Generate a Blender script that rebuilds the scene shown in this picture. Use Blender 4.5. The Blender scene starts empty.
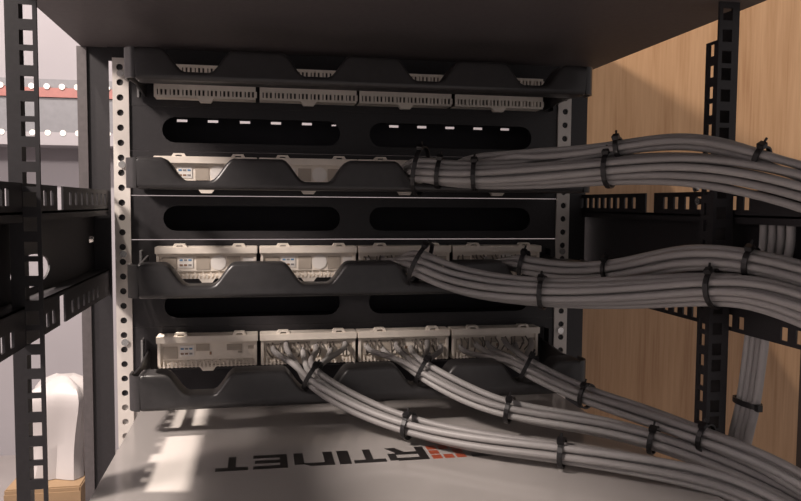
import bpy, bmesh, math, random
from mathutils import Vector, Matrix
from mathutils import kdtree
from mathutils.geometry import tessellate_polygon
random.seed(7)
S = 0.001                      # everything below is written in millimetres
scn = bpy.context.scene
COL = scn.collection

# ------------------------------------------------------------------ camera
yaw, pitch, roll, FPX = 0.1903, 0.0630, 0.0069, 740.3
cf = Vector((math.sin(yaw)*math.cos(pitch), math.cos(yaw)*math.cos(pitch), -math.sin(pitch)))
cr = Vector((math.cos(yaw), -math.sin(yaw), 0)); cu = cr.cross(cf)
c_, s_ = math.cos(roll), math.sin(roll)
cr, cu = c_*cr + s_*cu, -s_*cr + c_*cu
cam_data = bpy.data.cameras.new('camera'); cam = bpy.data.objects.new('camera', cam_data); COL.objects.link(cam)
cam.matrix_world = Matrix(((cr.x, cu.x, -cf.x, -100.8*S), (cr.y, cu.y, -cf.y, -778.6*S), (cr.z, cu.z, -cf.z, -132.6*S), (0, 0, 0, 1)))
cam_data.sensor_width = 36; cam_data.lens = FPX/801*36; cam_data.clip_start = 0.02
scn.camera = cam

# ------------------------------------------------------------------ light
world = bpy.data.worlds.new('world'); scn.world = world; world.use_nodes = True
bg = world.node_tree.nodes['Background']; bg.inputs[0].default_value = (0.80, 0.72, 0.70, 1); bg.inputs[1].default_value = 0.40
def lamp(name, loc, watts, col, radius):
    l = bpy.data.lights.new(name, 'POINT'); l.energy = watts; l.color = col; l.shadow_soft_size = radius*S
    o = bpy.data.objects.new(name, l); COL.objects.link(o); o.location = Vector(loc)*S
lamp('ceiling_lamp', (-1100, -750, 732), 138, (1, .88, .80), 110)
lamp('ceiling_lamp_over_rack_side', (-770, -170, 1500), 360, (1, .88, .78), 22)
lamp('room_fill', (-900, 1000, 900), 2.5, (1, .90, .88), 120)  # unseen fill added to light the far wall
vs = scn.view_settings
vs.view_transform = 'Standard'; vs.look = 'None'; vs.gamma = 1; vs.use_curve_mapping = False; vs.exposure = 0.0

# ------------------------------------------------------------------ materials
def mat(name, col, rough=.5, metal=0., spec=.5, var=.08, scale=60., bump=0., coat=0., stretch=(1, 1, 1)):
    m = bpy.data.materials.new(name); m.use_nodes = True; nt = m.node_tree; b = nt.nodes['Principled BSDF']
    tc = nt.nodes.new('ShaderNodeTexCoord'); mp = nt.nodes.new('ShaderNodeMapping'); mp.inputs['Scale'].default_value = stretch
    n = nt.nodes.new('ShaderNodeTexNoise'); n.inputs['Scale'].default_value = scale; n.inputs['Detail'].default_value = 4
    r = nt.nodes.new('ShaderNodeValToRGB')
    r.color_ramp.elements[0].position = .3; r.color_ramp.elements[1].position = .7
    r.color_ramp.elements[0].color = tuple(c*(1-var) for c in col)+(1,); r.color_ramp.elements[1].color = tuple(min(1, c*(1+var)) for c in col)+(1,)
    nt.links.new(tc.outputs['Object'], mp.inputs[0]); nt.links.new(mp.outputs[0], n.inputs['Vector'])
    nt.links.new(n.outputs['Fac'], r.inputs[0]); nt.links.new(r.outputs[0], b.inputs['Base Color'])
    b.inputs['Roughness'].default_value = rough; b.inputs['Metallic'].default_value = metal; b.inputs['Specular IOR Level'].default_value = spec
    if coat: b.inputs['Coat Weight'].default_value = coat; b.inputs['Coat Roughness'].default_value = .08
    if bump:
        bp = nt.nodes.new('ShaderNodeBump'); bp.inputs['Strength'].default_value = bump; bp.inputs['Distance'].default_value = .0005
        nt.links.new(n.outputs['Fac'], bp.inputs['Height']); nt.links.new(bp.outputs[0], b.inputs['Normal'])
    return m
def wood_mat():
    m = bpy.data.materials.new('oak_veneer'); m.use_nodes = True; nt = m.node_tree; b = nt.nodes['Principled BSDF']
    tc = nt.nodes.new('ShaderNodeTexCoord')
    def noise(sc, st, det):
        mp = nt.nodes.new('ShaderNodeMapping'); mp.inputs['Scale'].default_value = st
        n = nt.nodes.new('ShaderNodeTexNoise'); n.inputs['Scale'].default_value = sc; n.inputs['Detail'].default_value = det
        nt.links.new(tc.outputs['Object'], mp.inputs[0]); nt.links.new(mp.outputs[0], n.inputs['Vector']); return n
    a = noise(9, (7, 7, .55), 6); f = noise(45, (8, 8, .35), 5); w = noise(5, (1, 1, .5), 2)
    mx = nt.nodes.new('ShaderNodeMixRGB'); mx.inputs[0].default_value = .45
    nt.links.new(a.outputs['Fac'], mx.inputs[1]); nt.links.new(f.outputs['Fac'], mx.inputs[2])
    mx2 = nt.nodes.new('ShaderNodeMixRGB'); mx2.inputs[0].default_value = .25
    nt.links.new(mx.outputs[0], mx2.inputs[1]); nt.links.new(w.outputs['Fac'], mx2.inputs[2])
    r = nt.nodes.new('ShaderNodeValToRGB'); e = r.color_ramp.elements
    e[0].position = .34; e[0].color = (.285, .148, .070, 1); e[1].position = .66; e[1].color = (.49, .305, .172, 1)
    k = e.new(.48); k.color = (.40, .237, .124, 1)
    nt.links.new(mx2.outputs[0], r.inputs[0]); nt.links.new(r.outputs[0], b.inputs['Base Color'])
    b.inputs['Roughness'].default_value = .45
    return m
M = dict(
    black=mat('black_powder_coat', (.0165, .0145, .0165), .5, var=.15, scale=300, bump=.04),
    top=mat('dark_powder_coat', (.075, .065, .067), .6, var=.12, scale=200, bump=.04),
    plastic=mat('black_plastic', (.036, .034, .035), .34, var=.1, scale=150),
    duct=mat('black_matte_plastic', (.03, .028, .034), .8, var=.1),
    rail=mat('zinc_plated_steel', (.56, .52, .485), .45, metal=.1, var=.08, scale=40),
    steel=mat('bright_steel', (.72, .70, .68), .25, metal=.9),
    cream=mat('cream_plastic', (.76, .69, .61), .45, var=.05, scale=80),
    pad=mat('tan_plastic', (.40, .345, .29), .5, var=.08),
    white=mat('white_plastic', (.78, .74, .70), .4, var=.03),
    blue=mat('blue_print', (.12, .25, .42), .6), brown=mat('brown_print', (.26, .15, .09), .6), grey=mat('grey_print', (.25, .24, .24), .6),
    comb_gap=mat('dark_comb_gap', (.06, .05, .045), .5),
    cable=mat('grey_pvc', (.29, .275, .27), .5, var=.06, scale=25, stretch=(1, 1, 1)),
    cable2=mat('light_grey_pvc', (.335, .32, .312), .5, var=.06, scale=25),
    cable3=mat('dark_grey_pvc', (.25, .235, .23), .52, var=.06, scale=25),
    wire=mat('dull_wire_insulation', (.13, .11, .095), .6, var=.5, scale=220),
    tie=mat('black_nylon', (.010, .009, .010), .45),
    server=mat('grey_gloss_paint', (.37, .345, .33), .13, var=.02, scale=10, spec=.6),
    ink=mat('black_ink', (.012, .010, .010), .4), red=mat('red_ink', (.30, .06, .028), .4),
    wood=wood_mat(), woodedge=mat('dark_wood_edge', (.05, .03, .02), .6),
    wall=mat('painted_wall', (.26, .245, .265), .85, var=.03, scale=5), floor=mat('grey_tile_floor', (.27, .245, .245), .5, var=.1, scale=6),
    shelf=mat('blue_grey_metal', (.12, .12, .135), .5), redpaint=mat('red_paint', (.24, .08, .07), .5),
    bag=mat('white_film', (.36, .335, .335), .4, var=.05, scale=9), card=mat('cardboard', (.21, .135, .075), .8, var=.12, scale=14),
)

# ------------------------------------------------------------------ builders
WL = {}                                    # world location (mm) of every object
def tag(o, label=None, cat=None, group=None, kind=None):
    for k, v in (('label', label), ('category', cat), ('group', group), ('kind', kind)):
        if v: o[k] = v
    return o
def thing(name, loc, label, cat, group=None):
    o = bpy.data.objects.new(name, None); COL.objects.link(o); o.empty_display_size = .02
    o.location = Vector(loc)*S; WL[o.name] = Vector(loc); return tag(o, label, cat, group)
class MB:
    def __init__(s): s.v = []; s.f = []
    def add(s, vs, fs):
        n = len(s.v); s.v += [tuple(v) for v in vs]; s.f += [tuple(i+n for i in f) for f in fs]; return s
    def box(s, x0, x1, y0, y1, z0, z1):
        vs = [(x, y, z) for x in (x0, x1) for y in (y0, y1) for z in (z0, z1)]
        return s.add(vs, [(0, 1, 3, 2), (4, 6, 7, 5), (0, 4, 5, 1), (2, 3, 7, 6), (0, 2, 6, 4), (1, 5, 7, 3)])
    def plate(s, outer, holes, w0, w1, ax):
        """flat plate with holes; ax = the thickness axis ('X','Y','Z')"""
        m = {'X': lambda u, v, w: (w, u, v), 'Y': lambda u, v, w: (u, w, v), 'Z': lambda u, v, w: (u, v, w)}[ax]
        polys = [outer]+list(holes); flat = [p for q in polys for p in q]
        tris = tessellate_polygon([[Vector((u, v, 0)) for u, v in q] for q in polys]); n = len(flat)
        vs = [m(u, v, w0) for u, v in flat]+[m(u, v, w1) for u, v in flat]
        fs = [tuple(t) for t in tris]+[tuple(i+n for i in reversed(t)) for t in tris]
        k = 0
        for q in polys:
            L = len(q)
            for i in range(L): a, b = k+i, k+(i+1) % L; fs.append((a, b, b+n, a+n))
            k += L
        return s.add(vs, fs)
    def cyl(s, c, r0, r1, h, ax='Y', n=16):
        vs = []
        for t, r in ((0, r0), (h, r1)):
            for i in range(n):
                a = 2*math.pi*i/n; u, v = r*math.cos(a), r*math.sin(a)
                d = {'X': (t, u, v), 'Y': (u, t, v), 'Z': (u, v, t)}[ax]; vs.append((c[0]+d[0], c[1]+d[1], c[2]+d[2]))
        return s.add(vs, [(i, (i+1) % n, n+(i+1) % n, n+i) for i in range(n)]+[tuple(range(n)), tuple(range(n, 2*n))])
    def tube(s, pts, r, n=8, cap=True):
        vs = []; N = len(pts); ref = None
        for i, p in enumerate(pts):
            t = (pts[min(i+1, N-1)]-pts[max(i-1, 0)]).normalized()
            if ref is None: ref = t.orthogonal().normalized()
            ref = (ref-t*ref.dot(t)).normalized(); b = t.cross(ref)
            for k in range(n): a = 2*math.pi*k/n; vs.append(p+ref*(r*math.cos(a))+b*(r*math.sin(a)))
        fs = [(i*n+k, i*n+(k+1) % n, (i+1)*n+(k+1) % n, (i+1)*n+k) for i in range(N-1) for k in range(n)]
        if cap: fs += [tuple(range(n)), tuple(range((N-1)*n, N*n))]
        return s.add(vs, fs)
    def build(s, name, m, parent=None, smooth=False, bevel=0, origin=None):
        xs = list(zip(*s.v))
        o3 = Vector(origin) if origin else Vector(((min(xs[0])+max(xs[0]))/2, (min(xs[1])+max(xs[1]))/2, min(xs[2])))
        me = bpy.data.meshes.new(name); me.from_pydata([tuple((Vector(v)-o3)*S) for v in s.v], [], s.f)
        bm = bmesh.new(); bm.from_mesh(me); bmesh.ops.recalc_face_normals(bm, faces=bm.faces[:])
        if bevel:
            bmesh.ops.bevel(bm, geom=[e for e in bm.edges if e.calc_face_angle(0) > .5], offset=bevel*S, segments=2, affect='EDGES', clamp_overlap=True)
        bm.to_mesh(me); bm.free(); me.materials.append(M[m])
        if smooth:
            for p in me.polygons: p.use_smooth = True
            me.set_sharp_from_angle(angle=.7)
        o = bpy.data.objects.new(name, me); COL.objects.link(o); WL[o.name] = o3
        if parent: o.parent = parent; o.location = (o3-WL[parent.name])*S
        else: o.location = o3*S
        return o
def rect(u0, u1, v0, v1): return [(u0, v0), (u1, v0), (u1, v1), (u0, v1)]
def disc(u, v, ru, rv=None, n=12): rv = rv or ru; return [(u+ru*math.cos(2*math.pi*i/n), v+rv*math.sin(2*math.pi*i/n)) for i in range(n)]
def stadium(u0, u1, v0, v1, n=8):
    r = (v1-v0)/2; c = (v0+v1)/2
    return [(u1-r+r*math.sin(math.pi*i/n), c-r*math.cos(math.pi*i/n)) for i in range(n+1)]+[(u0+r-r*math.sin(math.pi*i/n), c+r*math.cos(math.pi*i/n)) for i in range(n+1)]
def catmull(P, per=10):
    P = [Vector(p) for p in P]; Q = [P[0]*2-P[1]]+P+[P[-1]*2-P[-2]]; out = []
    for i in range(1, len(Q)-2):
        a, b, c, d = Q[i-1:i+3]
        for k in range(per):
            t = k/per; out.append(.5*((2*b)+(c-a)*t+(2*a-5*b+4*c-d)*t*t+(3*b-a-3*c+d)*t**3))
    return out+[P[-1]]

# ------------------------------------------------------------------ the setting
FZ = -900
tag(MB().box(-1600, 1100, -1300, 1620, FZ-20, FZ).build('floor', 'floor'), kind='structure')
tag(MB().box(-1600, 1100, 1600, 1620, FZ, 1300).build('wall_back', 'wall'), kind='structure')
tag(MB().box(-1620, -1600, -1300, 1620, FZ, 1300).build('wall_left', 'wall'), kind='structure')
wr = tag(MB().box(266, 580, 45, 63, FZ, 900).build('wall_right', 'wood'), kind='structure')
MB().box(612, 1100, 45, 63, FZ, 900).build('panel', 'wood', wr)
MB().box(580, 612, 56, 63, FZ, 900).build('joint', 'woodedge', wr)

# ------------------------------------------------------------------ rack
rack = thing('equipment_rack', (0, -130, FZ), 'black open steel equipment rack with square-hole posts and slotted side braces', 'rack')
tp = MB().plate(rect(-271, 271, -600, 24), [], 20, 23, 'Z')  # near end lengthened out of view to shade the right-hand cables
tp.box(-271, -268.5, -600, 24, 23, 58); tp.box(268.5, 271, -600, 24, 23, 58); tp.box(-268.5, 268.5, 21.5, 24, 23, 58); tp.box(-268.5, 268.5, -600, -597.5, 23, 58)
tp.build('top_panel', 'top', rack)
SL = dict(n=(-185, -168), u=(-311, -299, -218, -200, -146, -127, -107, -87, -66, -46, -27, -9), l=(-313, -296, -218, -202, -145, -125, -106, -87, -69, -51), w=3.6, lz0=-222, lz1=-212, o=(-203, -183, 48, 12))
MB().box(-246, 246, 4, 6, 6.5, 20).build('roof_gap_filler', 'black', rack)  # strip added to keep the gap under the roof dark
UZ = [0, -15.875, -31.75]
def holesZ(z0, zmin):
    out = []; u = 0
    while True:
        for d in UZ:
            z = z0-44.45*u+d
            if z < zmin: return out
            out.append(z)
        u += 1
for sx in (-1, 1):
    # rear (near) post: perforated face with a return flange
    face = lambda u0, u1: sorted((sx*u0, sx*u1))
    def ladder(m, u, h, hz, ax, w0, w1, ztop):
        """perforated strip: two stiles and the rungs between square holes"""
        def bx_(a, b, z0, z1):
            if ax == 'Y': m.box(a, b, w0, w1, z0, z1)
            else: m.box(w0, w1, a, b, z0, z1)
        bx_(u[0], h[0], FZ, ztop); bx_(h[1], u[1], FZ, ztop); z = ztop
        for c in hz:
            if c+4.6 < z: bx_(h[0], h[1], c+4.6, z)
            z = c-4.6
        bx_(h[0], h[1], FZ, z); return m
    hz = holesZ(2 if sx < 0 else 11, -520)
    if sx < 0:
        post = ladder(MB(), (-255.8, -237), (-247.5, -239.5), hz, 'Y', -270, -268, 55).build('rear_post', 'black', rack)
        MB().box(-255.8, -254, -268, -238, FZ, 16).build('return_flange', 'black', post)
    else:
        post = ladder(MB(), (239, 255.8), (242, 250), hz, 'Y', -270, -268, 55).build('rear_post', 'black', rack)
        MB().box(253.8, 255.8, -268, -246, FZ, 16).build('return_flange', 'black', post)
        ladder(MB(), (-268, -254), (-264.5, -258), holesZ(-14.5, -520), 'X', 239, 241, -8).build('inner_flange', 'black', post)
    # front (far) post
    q = MB()
    if sx < 0: q.box(-271, -246, 8, 10, FZ, 20); q.box(-271, -269, 10, 34, FZ, 20)
    else: q.box(241.5, 262, 4, 6, FZ, 20); q.box(260, 262, 6, 30, FZ, 20)
    fp = q.build('front_post', 'black', rack)
    if sx < 0: MB().box(-275, -266, 5.5, 8, FZ, 20).build('lit_edge_strip', 'top', fp)  # lighter coat stands in for the lit edge of the far post
    # mounting rail with round holes
    hr = [-14.817*i for i in range(-0, 30)]
    c = sx*233.5; w = 7.6
    rl = MB().plate(rect(c-w, c+w, -430, 9), [disc(c-sx*(-.6), z, 3.3, n=10) for z in hr if z > -428], 0, 2, 'Y').build('mounting_rail', 'rail', rack)
    e0 = sx*(233.5+w)
    MB().box(min(e0, e0-sx*1.6), max(e0, e0-sx*1.6), 2, 26, -430, 9).build('rail_flange', 'rail' if sx < 0 else 'black', rl)  # right flange coloured black for the shade of the gap beside the rail
    # slotted side brace (C-channel): upper strip, web set back, lower strip
    XI = -248 if sx < 0 else 258; xs = sorted((XI, XI+sx*1.6)); YE = 7 if sx < 0 else 44
    ny = SL['n'] if sx < 0 else (-150.5, -135); n0, n1 = ny
    upy = SL['u'] if sx < 0 else (-221, -204, -187, -170, -267, -282, -113, -97, -80, -66, -52, -38, -24, -10, 4)
    loy = SL['l'] if sx < 0 else (-343, -328, -281, -267, -220, -206, -191, -176)
    slots = [rect(y-SL['w'], y+SL['w'], -135.5, -125) for y in upy]
    outer = [(-420, -146), (YE, -146), (YE, -121), (n1, -121), (n1, -139), (n0, -139), (n0, -121), (-420, -121)]
    br = MB().plate(outer, slots, xs[0], xs[1], 'X').build('side_brace', 'black', rack)
    lo = [rect(y-SL['w'], y+SL['w'], SL['lz0'], SL['lz1']) for y in loy]
    if sx < 0: outer = [(-420, -226), (n0, -226), (n0, -204), (n1, -204), (n1, -226), (YE, -226), (YE, -200), (-420, -200)]
    else: outer = [(-420, -229), (YE, -229), (YE, -205), (-420, -205)]; lo = [rect(y-3.6, y+3.6, -226, -216.5) for y in loy]
    MB().plate(outer, lo, xs[0], xs[1], 'X').build('lower_strip', 'black', br)
    ww = sorted((XI+sx*14, XI+sx*15.6)); zl = -200 if sx < 0 else -205
    MB().plate(rect(-420, YE, zl, -139.5), [disc(*SL['o'], 20)] if sx < 0 else [], ww[0], ww[1], 'X').build('web', 'black', br)
    t = sorted((XI, XI+sx*15.6))
    MB().box(t[0], t[1], -420 if sx < 0 else -255, YE, zl-1.5, zl).build('ledge', 'black', br)
    MB().box(t[0], t[1], -420, YE, -141, -139.5).build('upper_ledge', 'black', br)
for x, y, z in ((-248, -80, -166), (256.5, -222, -118), (256.5, -226, -129)):
    MB().cyl((x-3 if x > 0 else x, y, z), 3.2, 2.4, 3, 'X', 10).build('bolt', 'steel', rack)

# ------------------------------------------------------------------ patch panels
ORD = ['top', 'second', 'third', 'bottom']
def block(parent, cx, ztop, style, wired):
    x0, x1 = cx-48.5, cx+48.5; zb = ztop-32
    b = MB().box(x0, x1, -17, 0, zb+7, ztop-1); b.box(x0+1, x1-1, -15, -1, zb+1, zb+7)
    b.box(x0, x0+3, -19, -1, zb+1, ztop-1); b.box(x1-3, x1, -19, -1, zb+1, ztop-1)
    body = b.build('termination_block', 'comb_gap' if style == 'comb' else 'cream', parent, bevel=.4)  # dark body paints in the shade between the comb teeth
    k = MB()
    if style == 'comb':
        k.box(x0, x1, -20, -17, zb, zb+2.2); k.box(x0, x1, -20, -17, ztop-2.5, ztop); k.box(x0, x1, -19, 0, zb, zb+1); k.box(x0, x1, -20, -17, zb+7.8, ztop-8)
        n = 24
        for i in range(n+1):
            x = x0+i*(x1-x0-1.6)/n; wd = 2.0 if i % 3 else 2.8
            k.box(x, x+wd, -20, -17, zb+2.2, zb+7.8); k.box(x, x+wd, -20, -17, ztop-8, ztop-2.5)
    else:
        n = 24
        for i in range(n+1):
            x = x0+1+i*(x1-x0-4)/n; h = 6.5 if i % 2 else 5
            k.add([(x, -19.5, zb), (x+2, -19.5, zb), (x+2, -17, zb), (x, -17, zb), (x+.5, -19.2, zb+h), (x+1.5, -19.2, zb+h), (x+1.5, -17, zb+h), (x+.5, -17, zb+h)],
                  [(0, 1, 2, 3), (4, 5, 6, 7), (0, 1, 5, 4), (1, 2, 6, 5), (2, 3, 7, 6), (3, 0, 4, 7)])
        k.box(x0, x1, -17.5, -2, zb, zb+1.4)
    k.build('comb', 'cream', body)
    if style != 'comb':
        MB().box(x0-1, x1+1, -22, -1, ztop-7, ztop).build('ledge', 'cream', body, bevel=.5)
        for tx in (cx-26, cx+31): MB().plate([(tx-7, ztop), (tx-5, ztop+3), (tx+5, ztop+3), (tx+7, ztop), (tx+3.5, ztop), (tx+2.5, ztop+1.5), (tx-2.5, ztop+1.5), (tx-3.5, ztop)], [], -20, -12, 'Y').build('latch_tab', 'cream', body)
        zf = ztop-9
        def padd(u0, u1, v0, v1, m='pad', y=-17.7): MB().box(x0+u0, x0+u1, y, -16.8, zf-v1, zf-v0).build('contact_pad', m, body)
        padd(5, 19, 2, 14)
        if style == 'label':
            padd(37, 50, 0, 7); padd(50, 52, 8, 11, 'brown'); padd(67, 82, 1, 7); padd(88, 96, 3, 6, 'pad'); padd(78, 82, 8, 10, 'pad')
        else:
            padd(38, 51, 1, 14); padd(68, 81, 1, 14); padd(84, 94, 2, 9, 'pad' if wired else 'white')
            MB().cyl((cx+11, -17.8, zf-7), 7.5, 7.5, 1.2, 'Y', 20).build('round_boss', 'white', body)
        lab = MB().box(x0+21, x0+35, -17.6, -16.8, zf-12, zf-1).build('colour_code_label', 'pad' if wired else 'white', body)
        if not wired:
            kx = x0+22
            for q, m in enumerate(('blue', 'grey', 'blue', 'brown', 'brown', 'grey')):
                u = kx+(q % 3)*4.2; v = zf-3.5-(q//3)*5
                MB().box(u, u+3, -17.9, -17.5, v-1.7, v).build('print_mark', m, lab) if False else MB().box(u, u+3, -17.9, -17.5, v-1.7, v).build('print_mark', m, body)
        else:
            wm = MB()
            for i in range(7):
                x = x0+8+i*12+random.uniform(-2, 2); wm.tube(catmull([(x, -17, zf-2), (x+random.uniform(-3, 3), -23, zf-6), (x+random.uniform(-4, 4), -19, zf-15)], 4), .8, 5)
                x += 4; wm.tube(catmull([(x, -17, zf-1), (x+random.uniform(-3, 3), -22, zf-8), (x+random.uniform(-4, 4), -18, zf-16)], 4), .8, 5)
            wm.build('wire_ends', 'wire', body)
    MB().plate([(cx-8, zb), (cx+8, zb), (cx+5, zb-4), (cx-5, zb-4)], [], -19, -12, 'Y').build('latch_tab', 'cream', body)
    return body

def bar_outline(h):
    """lacing bar: closed outline in (x, z) with z measured down from its top edge, scalloped at the four blocks"""
    P = []
    def arc(cx, cz, r, a0, a1, n=6): P.extend((cx+r*math.cos(a0+(a1-a0)*i/n), cz+r*math.sin(a0+(a1-a0)*i/n)) for i in range(n+1))
    W = 204.5; hp = math.pi/2
    arc(-W+6, -6, 6, math.pi, hp)
    for c in (-151, -50, 50, 151):
        d = 19.5; n = 18; hw = 30
        for i in range(n+1):
            t = i/n; x = -hw+2*hw*t; e = min(1, max(0, (hw-abs(x))/20)); P.append((c+x, -d*(e*e*(3-2*e))))
    arc(W-6, -6, 6, hp, 0)
    arc(W-6, -h+4, 4, 0, -hp); arc(-W+6, -h+4, 4, -hp, -math.pi)
    return P
def lacing_bar(parent, ztop, h):
    P = [Vector(p) for p in bar_outline(h)]; n = len(P); Nrm = []
    for i in range(n):
        t = (P[(i+1) % n]-P[i-1]).normalized(); Nrm.append(Vector((-t.y, t.x)))
    Y0 = -124
    prof = [(3.2, 0), (1.6, .5), (.5, 1.6), (0, 3.4), (0, 24), (2, 24), (2, 4.5), (3.4, 2.2)]
    vs = []; fs = []
    for d, y in prof:
        for p, nn in zip(P, Nrm): q = p-nn*d; vs.append((q.x, Y0+y, ztop+q.y))
    for k in range(len(prof)-1):
        for i in range(n): j = (i+1) % n; fs.append((k*n+i, k*n+j, (k+1)*n+j, (k+1)*n+i))
    for base in (0, (len(prof)-1)*n):
        tr = tessellate_polygon([[Vector((vs[base+i][0], vs[base+i][2], 0)) for i in range(n)]]); fs += [tuple(base+i for i in t) for t in tr]
    bar = MB().add(vs, fs).build('lacing_bar', 'plastic', parent, smooth=True)
    for sx in (-1, 1):
        m = MB().plate([(-101, ztop-h+3), (-101, ztop-4), (-60, ztop-6), (0, ztop-1), (0, ztop-h+1), (-60, ztop-h+5)], [], *sorted((sx*209, sx*211)), 'X')
        m.build('side_arm', 'plastic', bar)
        arc = [(sx*(201+10*math.sin(a)), -112-12*math.cos(a)) for a in [math.pi/2*i/8 for i in range(9)]]+[(sx*211, -100), (sx*209, -100)]
        arc += [(sx*(201+8*math.sin(a)), -112-10*math.cos(a)) for a in [math.pi/2*(8-i)/8 for i in range(9)]]
        MB().plate(arc if sx > 0 else arc[::-1], [], ztop-h+.8, ztop-.8, 'Z').build('end_cap', 'plastic', bar, smooth=True)
    return bar
for r in range(4):
    ztop = 1.6-89.1*r; zc = ztop-16.2
    wired = {0: (), 1: (2, 3), 2: (2, 3), 3: (1, 2, 3)}[r]
    desc = ['top patch panel with four toothed cream blocks, just under the rack roof', 'second patch panel from the roof, one thick grey cable bundle leaving its right half',
            'third patch panel from the roof, two grey cable bundles leaving its right half', 'bottom patch panel above the grey appliance, three cable bundles leaving its blocks'][r]
    pp = thing('patch_panel', (0, 0, zc-22), desc, 'patch panel', 'patch panels in the rack')
    gt = [22.2, 22.0, 22.0, 22.2][r]
    MB().plate(rect(-241, 241, zc-gt, zc+gt), [], 2.2, 3.8, 'Y').build('face_plate', 'black', pp)
    for k in range(4): block(pp, (-151, -50, 50, 151)[k], ztop, 'comb' if r == 0 else ('label' if r == 3 else 'round'), k in wired)
    lacing_bar(pp, ztop-[4.5, 7, 8.5, 15][r], [27, 27, 30, 32][r])
    for sx in (-1, 1):
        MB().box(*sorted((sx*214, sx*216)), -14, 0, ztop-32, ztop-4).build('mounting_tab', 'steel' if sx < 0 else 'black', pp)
        MB().cyl((sx*233, -2.2, ztop-11+3), 3.6, 2.8, 2.2, 'Y', 12).build('screw', 'steel', pp)

# ------------------------------------------------------------------ cable manager plates
for r in range(3):
    zc = -59.1-89.1*r
    cm = thing('cable_manager_panel', (0, 3, zc-22), ['slotted black cable pass-through panel with small bright gaps, below the top patch panel',
        'slotted black cable pass-through panel between the second and third patch panels', 'slotted black cable pass-through panel directly above the bottom patch panel'][r], 'rack panel', 'slotted panels between the patch panels')
    tt = [22.2, 21.9, 22.2][r]
    MB().plate(rect(-241, 241, zc-tt, zc+tt), [stadium(-195, -15.5, zc-13.5, zc+12), stadium(15.5, 196, zc-13.5, zc+12)], 2.4, 4, 'Y').build('face_plate', 'black', cm)
    d = MB(); zz = zc-19
    holes = []
    if r == 0:
        for x in (-181, -148.5, -114.3, -80.7, -46.6, 52.2, 84.9, 118.1, 151.8, 184.8): holes.append(rect(x-5.5, x+5.5, -46.2+.4, -43.4+.4))
        holes.append(rect(-19, -14, -46, -44.3))
    d.plate(rect(-215, 215, zz, zc+19), holes, 60, 62, 'Y'); d.box(-215, 215, 4, 60, zz, zz+1.5); d.box(-215, 215, 4, 60, zc+17.5, zc+19)
    d.box(-215, -213.5, 4, 60, zz, zc+19); d.box(213.5, 215, 4, 60, zz, zc+19)
    d.build('dark_slot_duct', 'duct', cm)  # lower two ducts are added only to keep the slots dark

bp_ = thing('gap_filler_panel', (0, 3, -335), 'added plain black filler panel closing the gap between the bottom patch panel and the grey appliance', 'rack panel')
MB().box(-241, 241, 2.4, 4, -334.4, -304.6).build('face_plate', 'duct', bp_); MB().box(-241, 241, 4, 16, -306, -304.6).build('stiffening_lip', 'duct', bp_)  # filler added so the bright room does not show below the bottom panel

# ------------------------------------------------------------------ appliance with lettering
ST = -335
srv = thing('network_appliance', (0, -150, ST-44), 'grey gloss-painted rack appliance with black lettering on its top', 'appliance')
MB().box(-215, 215, -345, 12, ST-44, ST).build('case', 'server', srv, bevel=1.2)
lip = MB().box(-215, 215, -1, 1, ST-.5, ST+1.2).build('lid_seam', 'server', srv)
for sx in (-1, 1): MB().box(*sorted((sx*215, sx*241)), 2.5, 4.5, ST-44, ST).build('rack_ear', 'server', srv)
GL = dict(
    T=[rect(0, 1, .78, 1), rect(.39, .63, 0, .78)],
    E=[rect(0, .22, 0, 1), rect(.22, 1, .80, 1), rect(.22, .95, .40, .60), rect(.22, 1, 0, .20)],
    N=[rect(0, .24, 0, 1), rect(.76, 1, 0, .84), [(.24, .78), (.76, .78), (.76, .84), (.6, 1), (.24, 1)]],
    I=[rect(0, 1, 0, 1)],
    R=[rect(0, .22, 0, 1), rect(.22, .8, .80, 1), rect(.8, 1, .44, .95), rect(.22, .8, .36, .55), [(.55, .36), (.8, .36), (1, 0), (.74, 0)]],
    F=[rect(0, .22, 0, 1), rect(.22, 1, .80, 1), rect(.22, .9, .40, .60)],
    O=[rect(0, .28, .72, 1), rect(.36, .64, .72, 1), rect(.72, 1, .72, 1), rect(0, .28, .36, .64), rect(.72, 1, .36, .64), rect(0, .28, 0, .28), rect(.36, .64, 0, .28), rect(.72, 1, 0, .28)])
for ch, xa, xb in (('F', 68, 100), ('O', 35.5, 63), ('R', 1, 32.5), ('T', -27.4, -2), ('I', -39.1, -29.9), ('N', -73.8, -43), ('E', -105.5, -79.2), ('T', -133.6, -109.2)):
    m = MB()
    for poly in GL[ch]:
        pts = [(xb-(xb-xa)*u, -186-30.5*v) for u, v in poly]
        m.plate(pts, [], ST+.02, ST+.25, 'Z')
    m.build('letter', 'red' if ch == 'O' else 'ink', srv)

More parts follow.
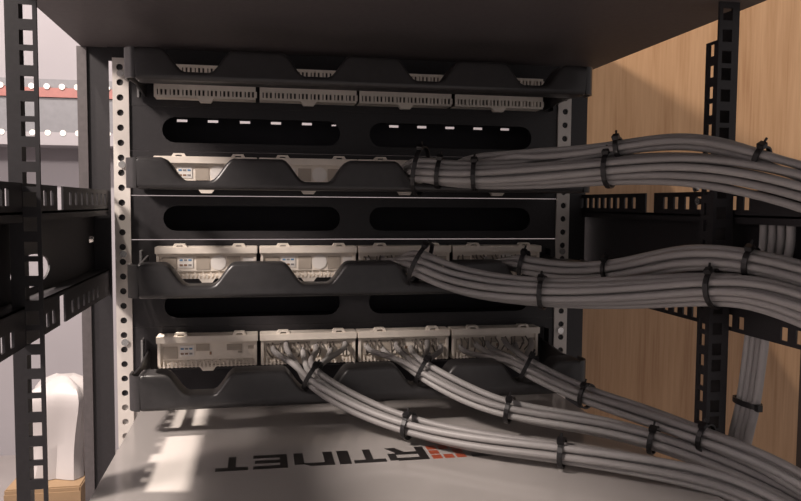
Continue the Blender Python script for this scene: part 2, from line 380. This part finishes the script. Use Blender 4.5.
# ------------------------------------------------------------------ cables
RC = 3.12
def pack(n):
    L = [(2*RC*(i+.5*(j % 2)), RC*math.sqrt(3)*j) for i in range(-4, 5) for j in range(-4, 5)]
    c = {6: (0, -RC*math.sqrt(3)*.66+3.4), 7: (0, 0), 12: (RC, RC*.58), 3: (RC, RC*.58)}.get(n, (RC*.9, .8))
    L.sort(key=lambda p: (p[0]-c[0])**2+(p[1]-c[1])**2); L = L[:n]
    mx = sum(p[0] for p in L)/n; my = sum(p[1] for p in L)/n
    return [(a-mx, b-my) for a, b in L]
def frames(P):
    P = [Vector(p) for p in P]; F = []
    for i in range(len(P)):
        t = (P[min(i+1, len(P)-1)]-P[max(i-1, 0)]).normalized(); s = t.cross(Vector((0, 0, 1))).normalized(); F.append((t, s, s.cross(t)))
    return P, F
def tie(P, F, i, rad, label, tail=None):
    c, (t, s, u) = P[i], F[i]; m = MB(); n = 20; w = 1.9
    ring = []
    for k in range(n):
        a = 2*math.pi*k/n; d = s*math.cos(a)+u*math.sin(a)
        for ww, rr in ((-w, rad), (w, rad), (w, rad+1.3), (-w, rad+1.3)): ring.append(c+t*ww+d*rr)
    m.add(ring, [(k*4+q, k*4+(q+1) % 4, ((k+1) % n)*4+(q+1) % 4, ((k+1) % n)*4+q) for k in range(n) for q in range(4)])
    o = m.build('cable_tie', 'tie', None, smooth=False); tag(o, label, 'cable tie', 'black ties around the cable bundles')
    hd = (u*.85-s*-.5).normalized(); hc = c+hd*(rad+2.2); e1 = hd; e2 = t; e3 = e1.cross(e2)
    hm = MB(); hm.add([hc+e1*a+e2*b+e3*g for a in (-1.8, 2.2) for b in (-2.7, 2.7) for g in (-2.6, 2.6)], [(0, 1, 3, 2), (4, 6, 7, 5), (0, 4, 5, 1), (2, 3, 7, 6), (0, 2, 6, 4), (1, 5, 7, 3)])
    hm.build('lock_head', 'tie', o, bevel=.4)
    tl = [hc, hc+e1*2+e3*3, hc+e1*3.5+e3*(tail or 5)]
    MB().tube(catmull(tl, 4), .9, 6).build('tail', 'tie', o)
def bundle(P, n, starts, label, group, ties, swirl=.5, spread=1.2, seed=1, rr=None):
    rnd = random.Random(seed); P, F = frames(P); off = pack(n); tset = dict(ties)
    rnd.shuffle(starts)
    order = sorted(range(n), key=lambda k: off[k][0])
    starts = sorted(starts, key=lambda p: -p[0])
    mine = []
    for rank, k in enumerate(order):
        pts = []
        if starts:
            s0 = Vector(starts[rank % len(starts)])
            d = P[0]-s0
            pts += [s0, s0+Vector((rnd.uniform(-2, 2), -11, rnd.uniform(-7, -3))), s0.lerp(P[0], .62)+Vector((off[k][0]*.5, -1, off[k][1]*.8))]
        for i, (c, (t, s, u)) in enumerate(zip(P, F)):
            a = swirl*i*.35; x = off[k][0]*math.cos(a)-off[k][1]*math.sin(a); y = off[k][0]*math.sin(a)+off[k][1]*math.cos(a)
            sp = 1. if i in tset else spread; j = 0 if i in tset else .55
            pts.append(c+s*(x*sp+rnd.uniform(-j, j))+u*(y*sp+rnd.uniform(-j, j)))
        mine.append(len(STR)); STR.append([catmull(pts, 9), rnd.choice(['cable', 'cable', 'cable2', 'cable3']), label, group])
    TIES.extend((P, F, i, lab, mine) for i, lab in ties)
CR = 2.9; STR = []; TIES = []
def relax(iters):
    """push the cables of all bundles apart until they lie side by side without cutting into each other"""
    D = 2*CR+.2
    for it in range(iters):
        tot = sum(len(q[0]) for q in STR); kd = kdtree.KDTree(tot); own = []; n = 0
        for si, q in enumerate(STR):
            for p in q[0]: kd.insert(p, n); own.append(si); n += 1
        kd.balance(); new = []
        for si, q in enumerate(STR):
            L = q[0]; out = []
            for k, p in enumerate(L):
                t = (L[min(k+1, len(L)-1)]-L[max(k-1, 0)]).normalized(); mv = Vector()
                if k > 0:
                    for co, idx, dist in kd.find_range(p, D):
                        if own[idx] == si: continue
                        d = p-co; d -= t*d.dot(t); l = d.length
                        if l < 1e-4: d = Vector((math.sin(si), math.cos(si*2), math.sin(si*3))); l = d.length
                        mv += d/l*(D-min(l, D))*.35
                    if mv.length > 1.: mv *= 1./mv.length
                out.append(p+mv)
            for k in range(2, len(out)-1): out[k] = out[k]*.8+(out[k-1]+out[k+1])*.1
            for p in out:
                if abs(p.x) < 217 and p.y > -348 and p.z < ST+CR+.2: p.z = ST+CR+.2
            new.append(out)
        for q, o in zip(STR, new): q[0] = o
def st(cx, ztop, n, z=-16): return [(cx-38+76*i/(n-1)+random.uniform(-2, 2), -18, ztop+z+random.uniform(-4, 4)) for i in range(n)]
ZT = [1.6-89.1*r for r in range(4)]

bundle([(40, -128, -102.3), (58, -138, -105.5), (87.3, -150, -107.8), (136.8, -175, -106), (182.1, -215, -103.5), (216.3, -260, -102.5), (235.8, -305, -110), (252.9, -345, -121), (266, -400, -139), (280, -470, -165)], 12, st(50, ZT[1], 12),
       'grey network cable in the thick bundle crossing the second patch panel', 'cables from the second patch panel',
       [(0, 'black tie at the start of the uppermost cable bundle, beside the second patch panel scallop'), (1, 'second black tie from the left on the uppermost cable bundle'), (2, 'third black tie from the left on the uppermost cable bundle, over the black lacing bar'),
        (4, 'black tie on the uppermost bundle in front of the wood panel')], seed=3)
bundle([(96, -132, -93), (118, -160, -93.5), (150.4, -187, -91.5), (187, -222, -86.5), (211.9, -257, -81.5), (229.3, -292, -88), (240.1, -322, -99.3), (253, -350, -110), (266, -405, -128), (280, -475, -152)], 3, [(76, -18, -98), (84, -18, -95), (92, -18, -98)],
       'grey network cable arching loosely above the uppermost bundle', 'loose cables over the second-panel bundle',
       [(3, 'small black tie on the loose arch above the uppermost bundle'), (6, 'small black tie on the loose arch right of the right rear post')], seed=5)
bundle([(40.7, -128, -185.8), (58, -138, -195), (83.1, -152, -203.9), (136.9, -182, -209.2), (193.8, -232, -203.4), (226.6, -297, -191.1), (240.2, -327, -191.4), (252.4, -352, -197.4), (264, -400, -210), (276, -470, -238)], 12, st(50, ZT[2], 12),
       'grey network cable in the lower bundle of the third patch panel', 'cables from the third block of the third patch panel',
       [(0, 'black tie at the start of the lower third-panel bundle, under its third cream block'), (3, 'black tie on the lower third-panel bundle left of the right mounting rail'), (5, 'black tie on the lower third-panel bundle in front of the right rear post')], seed=9, swirl=.4)
bundle([(139.4, -126, -187.4), (167.6, -148, -194), (196.4, -193, -189.8), (212.5, -242, -176.8), (222.7, -281, -169.5), (242, -313, -172), (258.1, -345, -179), (274, -395, -192), (288, -465, -215)], 7, st(151, ZT[2], 7),
       'grey network cable in the upper bundle behind, from the third patch panel', 'cables from the last block of the third patch panel',
       [(0, 'black tie at the start of the rear third-panel bundle, under the rightmost block'), (2, 'black tie on the rear third-panel bundle beside the right mounting rail'), (5, 'black tie on the rear third-panel bundle right of the right rear post')], seed=11, swirl=.4)
bundle([(-58.1, -130, -286), (-24, -146, -306), (22.5, -177.3, -321), (70.4, -227, -320.3), (124.5, -258, -320.5), (181, -302, -320.5), (222, -325, -327), (262, -352, -348), (300, -390, -380)], 6, st(-50, ZT[3], 6, -14),
       'grey network cable in the bundle lying lowest across the appliance lettering', 'cables from the second block of the bottom patch panel',
       [(0, 'black tie gathering cables below the second block of the bottom patch panel'), (2, 'black tie on the lowest bundle, above the appliance lettering'), (4, 'black tie on the lowest bundle, at the right of the appliance top')], seed=13)
bundle([(43.4, -130, -283.6), (76.6, -147, -301), (108.8, -177, -311.4), (160.2, -207, -314), (205.2, -252, -315.3), (248.1, -302, -328), (275.4, -334, -342), (310, -380, -370)], 6, st(50, ZT[3], 6, -15),
       'grey network cable in the middle bundle leaving the bottom patch panel', 'cables from the third block of the bottom patch panel',
       [(0, 'black tie gathering cables below the third block of the bottom patch panel'), (2, 'black tie on the middle bottom bundle where it meets the appliance'), (4, 'black tie on the middle bottom bundle, left of the right rear post')], seed=17)
bundle([(144, -130, -284.3), (169.2, -142, -297.5), (190, -168, -305), (212.3, -218, -306.5), (225, -284, -306), (256.8, -312, -315.5), (270, -340, -325), (308, -390, -350)], 6, st(151, ZT[3], 6, -15),
       'grey network cable in the right-hand bundle leaving the bottom patch panel', 'cables from the last block of the bottom patch panel',
       [(0, 'black tie gathering cables below the rightmost block of the bottom patch panel'), (2, 'black tie on the right-hand bottom bundle in front of the wood panel'), (4, 'black tie on the right-hand bottom bundle at the foot of the right rear post')], seed=19)
relax(110)
for pts, mt, label, group in STR: tag(MB().tube(pts, CR, 10).build('network_cable', mt, None, smooth=True), label, 'cable', group)
for P, F, i, lab, mine in TIES:
    near = [min(STR[k][0], key=lambda p: abs((p-P[i]).dot(F[i][0]))+.05*(p-P[i]).length) for k in mine]
    mid = sum(near, Vector())/len(near); Q = list(P); Q[i] = mid
    tie(Q, F, i, max(((p-mid)-F[i][0]*(p-mid).dot(F[i][0])).length for p in near)+CR+.3, lab)
# vertical run beside the right rear post
for i, (y0, y1, y2) in enumerate(((-293.5, -280, -260.5), (-303, -286.5, -267), (-312, -292.5, -273), (-321, -298, -279))):
    o = MB().tube(catmull([(265, y0, -128), (265, y0, -165), (265.5, y1-4, -205), (265.5, y1, -238), (267, (y1+y2)/2-1, -283), (268, y2, -322), (269, y2+6, -380), (270, y2+9, -480), (270, y2+10, FZ+3)], 8), 3.15, 10).build('network_cable', ['cable2', 'cable', 'cable3', 'cable'][i], None, smooth=True)
    tag(o, ['grey cable hanging straight down, nearest the right rear post', 'grey hanging cable, second from the right rear post', 'grey hanging cable, third from the right rear post', 'grey hanging cable farthest right of the vertical run'][i], 'cable', 'cables hanging down beside the right rear post')
m = MB(); ring = []
for k in range(24):
    a = 2*math.pi*k/24; d = Vector((4.8*math.cos(a), 14.5*math.sin(a), 0)); d2 = d*1.0; e = Vector((math.cos(a), math.sin(a), 0))
    for dz, ex in ((-2, 0), (2, 0), (2, 1.3), (-2, 1.3)): ring.append(Vector((267, -279.5, -283+dz))+d+e*ex)
m.add(ring, [(k*4+q, k*4+(q+1) % 4, ((k+1) % 24)*4+(q+1) % 4, ((k+1) % 24)*4+q) for k in range(24) for q in range(4)])
ct = tag(m.build('cable_tie', 'tie'), 'black tie around the vertical cable run against the wood', 'cable tie', 'black ties around the cable bundles')
MB().box(263, 267, -297.5, -293.5, -285.5, -280.5).build('lock_head', 'tie', ct)

# ------------------------------------------------------------------ room seen at the left, beyond the rack
sh = thing('wall_shelf_unit', (-640, 1560, -40), 'blue-grey metal shelf unit with a red top edge on the far wall', 'shelf')
MB().box(-1050, -420, 1480, 1600, 62, 160).build('upper_box', 'shelf', sh)
MB().box(-1055, -415, 1472, 1600, 160, 186).build('red_edge', 'redpaint', sh)
MB().box(-1055, -415, 1470, 1600, 26, 62).build('lower_shelf', 'wall', sh)
for i in range(16):
    for z, m_ in ((195, 'white'), (66, 'white')):
        MB().cyl((-1040+i*40, 1468, z-6), 8, 6, 30, 'Y', 12).build('knob', m_, sh, smooth=True)
MB().box(-1055, -415, 1500, 1600, 186, 214).build('upper_ledge', 'shelf', sh)
bx = thing('cardboard_box', (-440, 560, FZ), 'tan cardboard box on the floor at the lower left', 'box')
b = MB().box(-500, -385, 470, 640, FZ, -592).build('carton', 'card', bx, bevel=2)
MB().box(-501, -384, 545, 565, -592.5, -591).build('tape', 'pad', b)
MB().box(-500, -385, 468.5, 470, -640, -600).build('flap', 'card', b)
# crumpled white bag standing on the carton
bm_pts = []; bf = []; rnd = random.Random(4); NU, NV = 28, 14
for j in range(NV+1):
    t = j/NV; z = -591+t*165; sx_ = (48 if t < .75 else 48*math.sqrt(max(0, 1-((t-.75)/.26)**2)))*(1-.12*math.sin(t*5)); sy_ = sx_*.9
    for i in range(NU):
        a = 2*math.pi*i/NU; fold = 1+.17*math.sin(5*a+1.2*t)+.07*math.sin(9*a-2*t)
        bm_pts.append((-432+9*t+sx_*fold*math.copysign(abs(math.cos(a))**.7, math.cos(a)), 540+sy_*fold*math.sin(a), z+3*math.sin(3*a)*t))
for j in range(NV):
    for i in range(NU): k = (i+1) % NU; bf.append((j*NU+i, j*NU+k, (j+1)*NU+k, (j+1)*NU+i))
bf += [tuple(range(NU)), tuple(range(NV*NU, (NV+1)*NU))]
tag(MB().add(bm_pts, bf).build('plastic_bag', 'bag', None, smooth=True), 'crumpled white plastic bag standing on the cardboard box', 'bag')
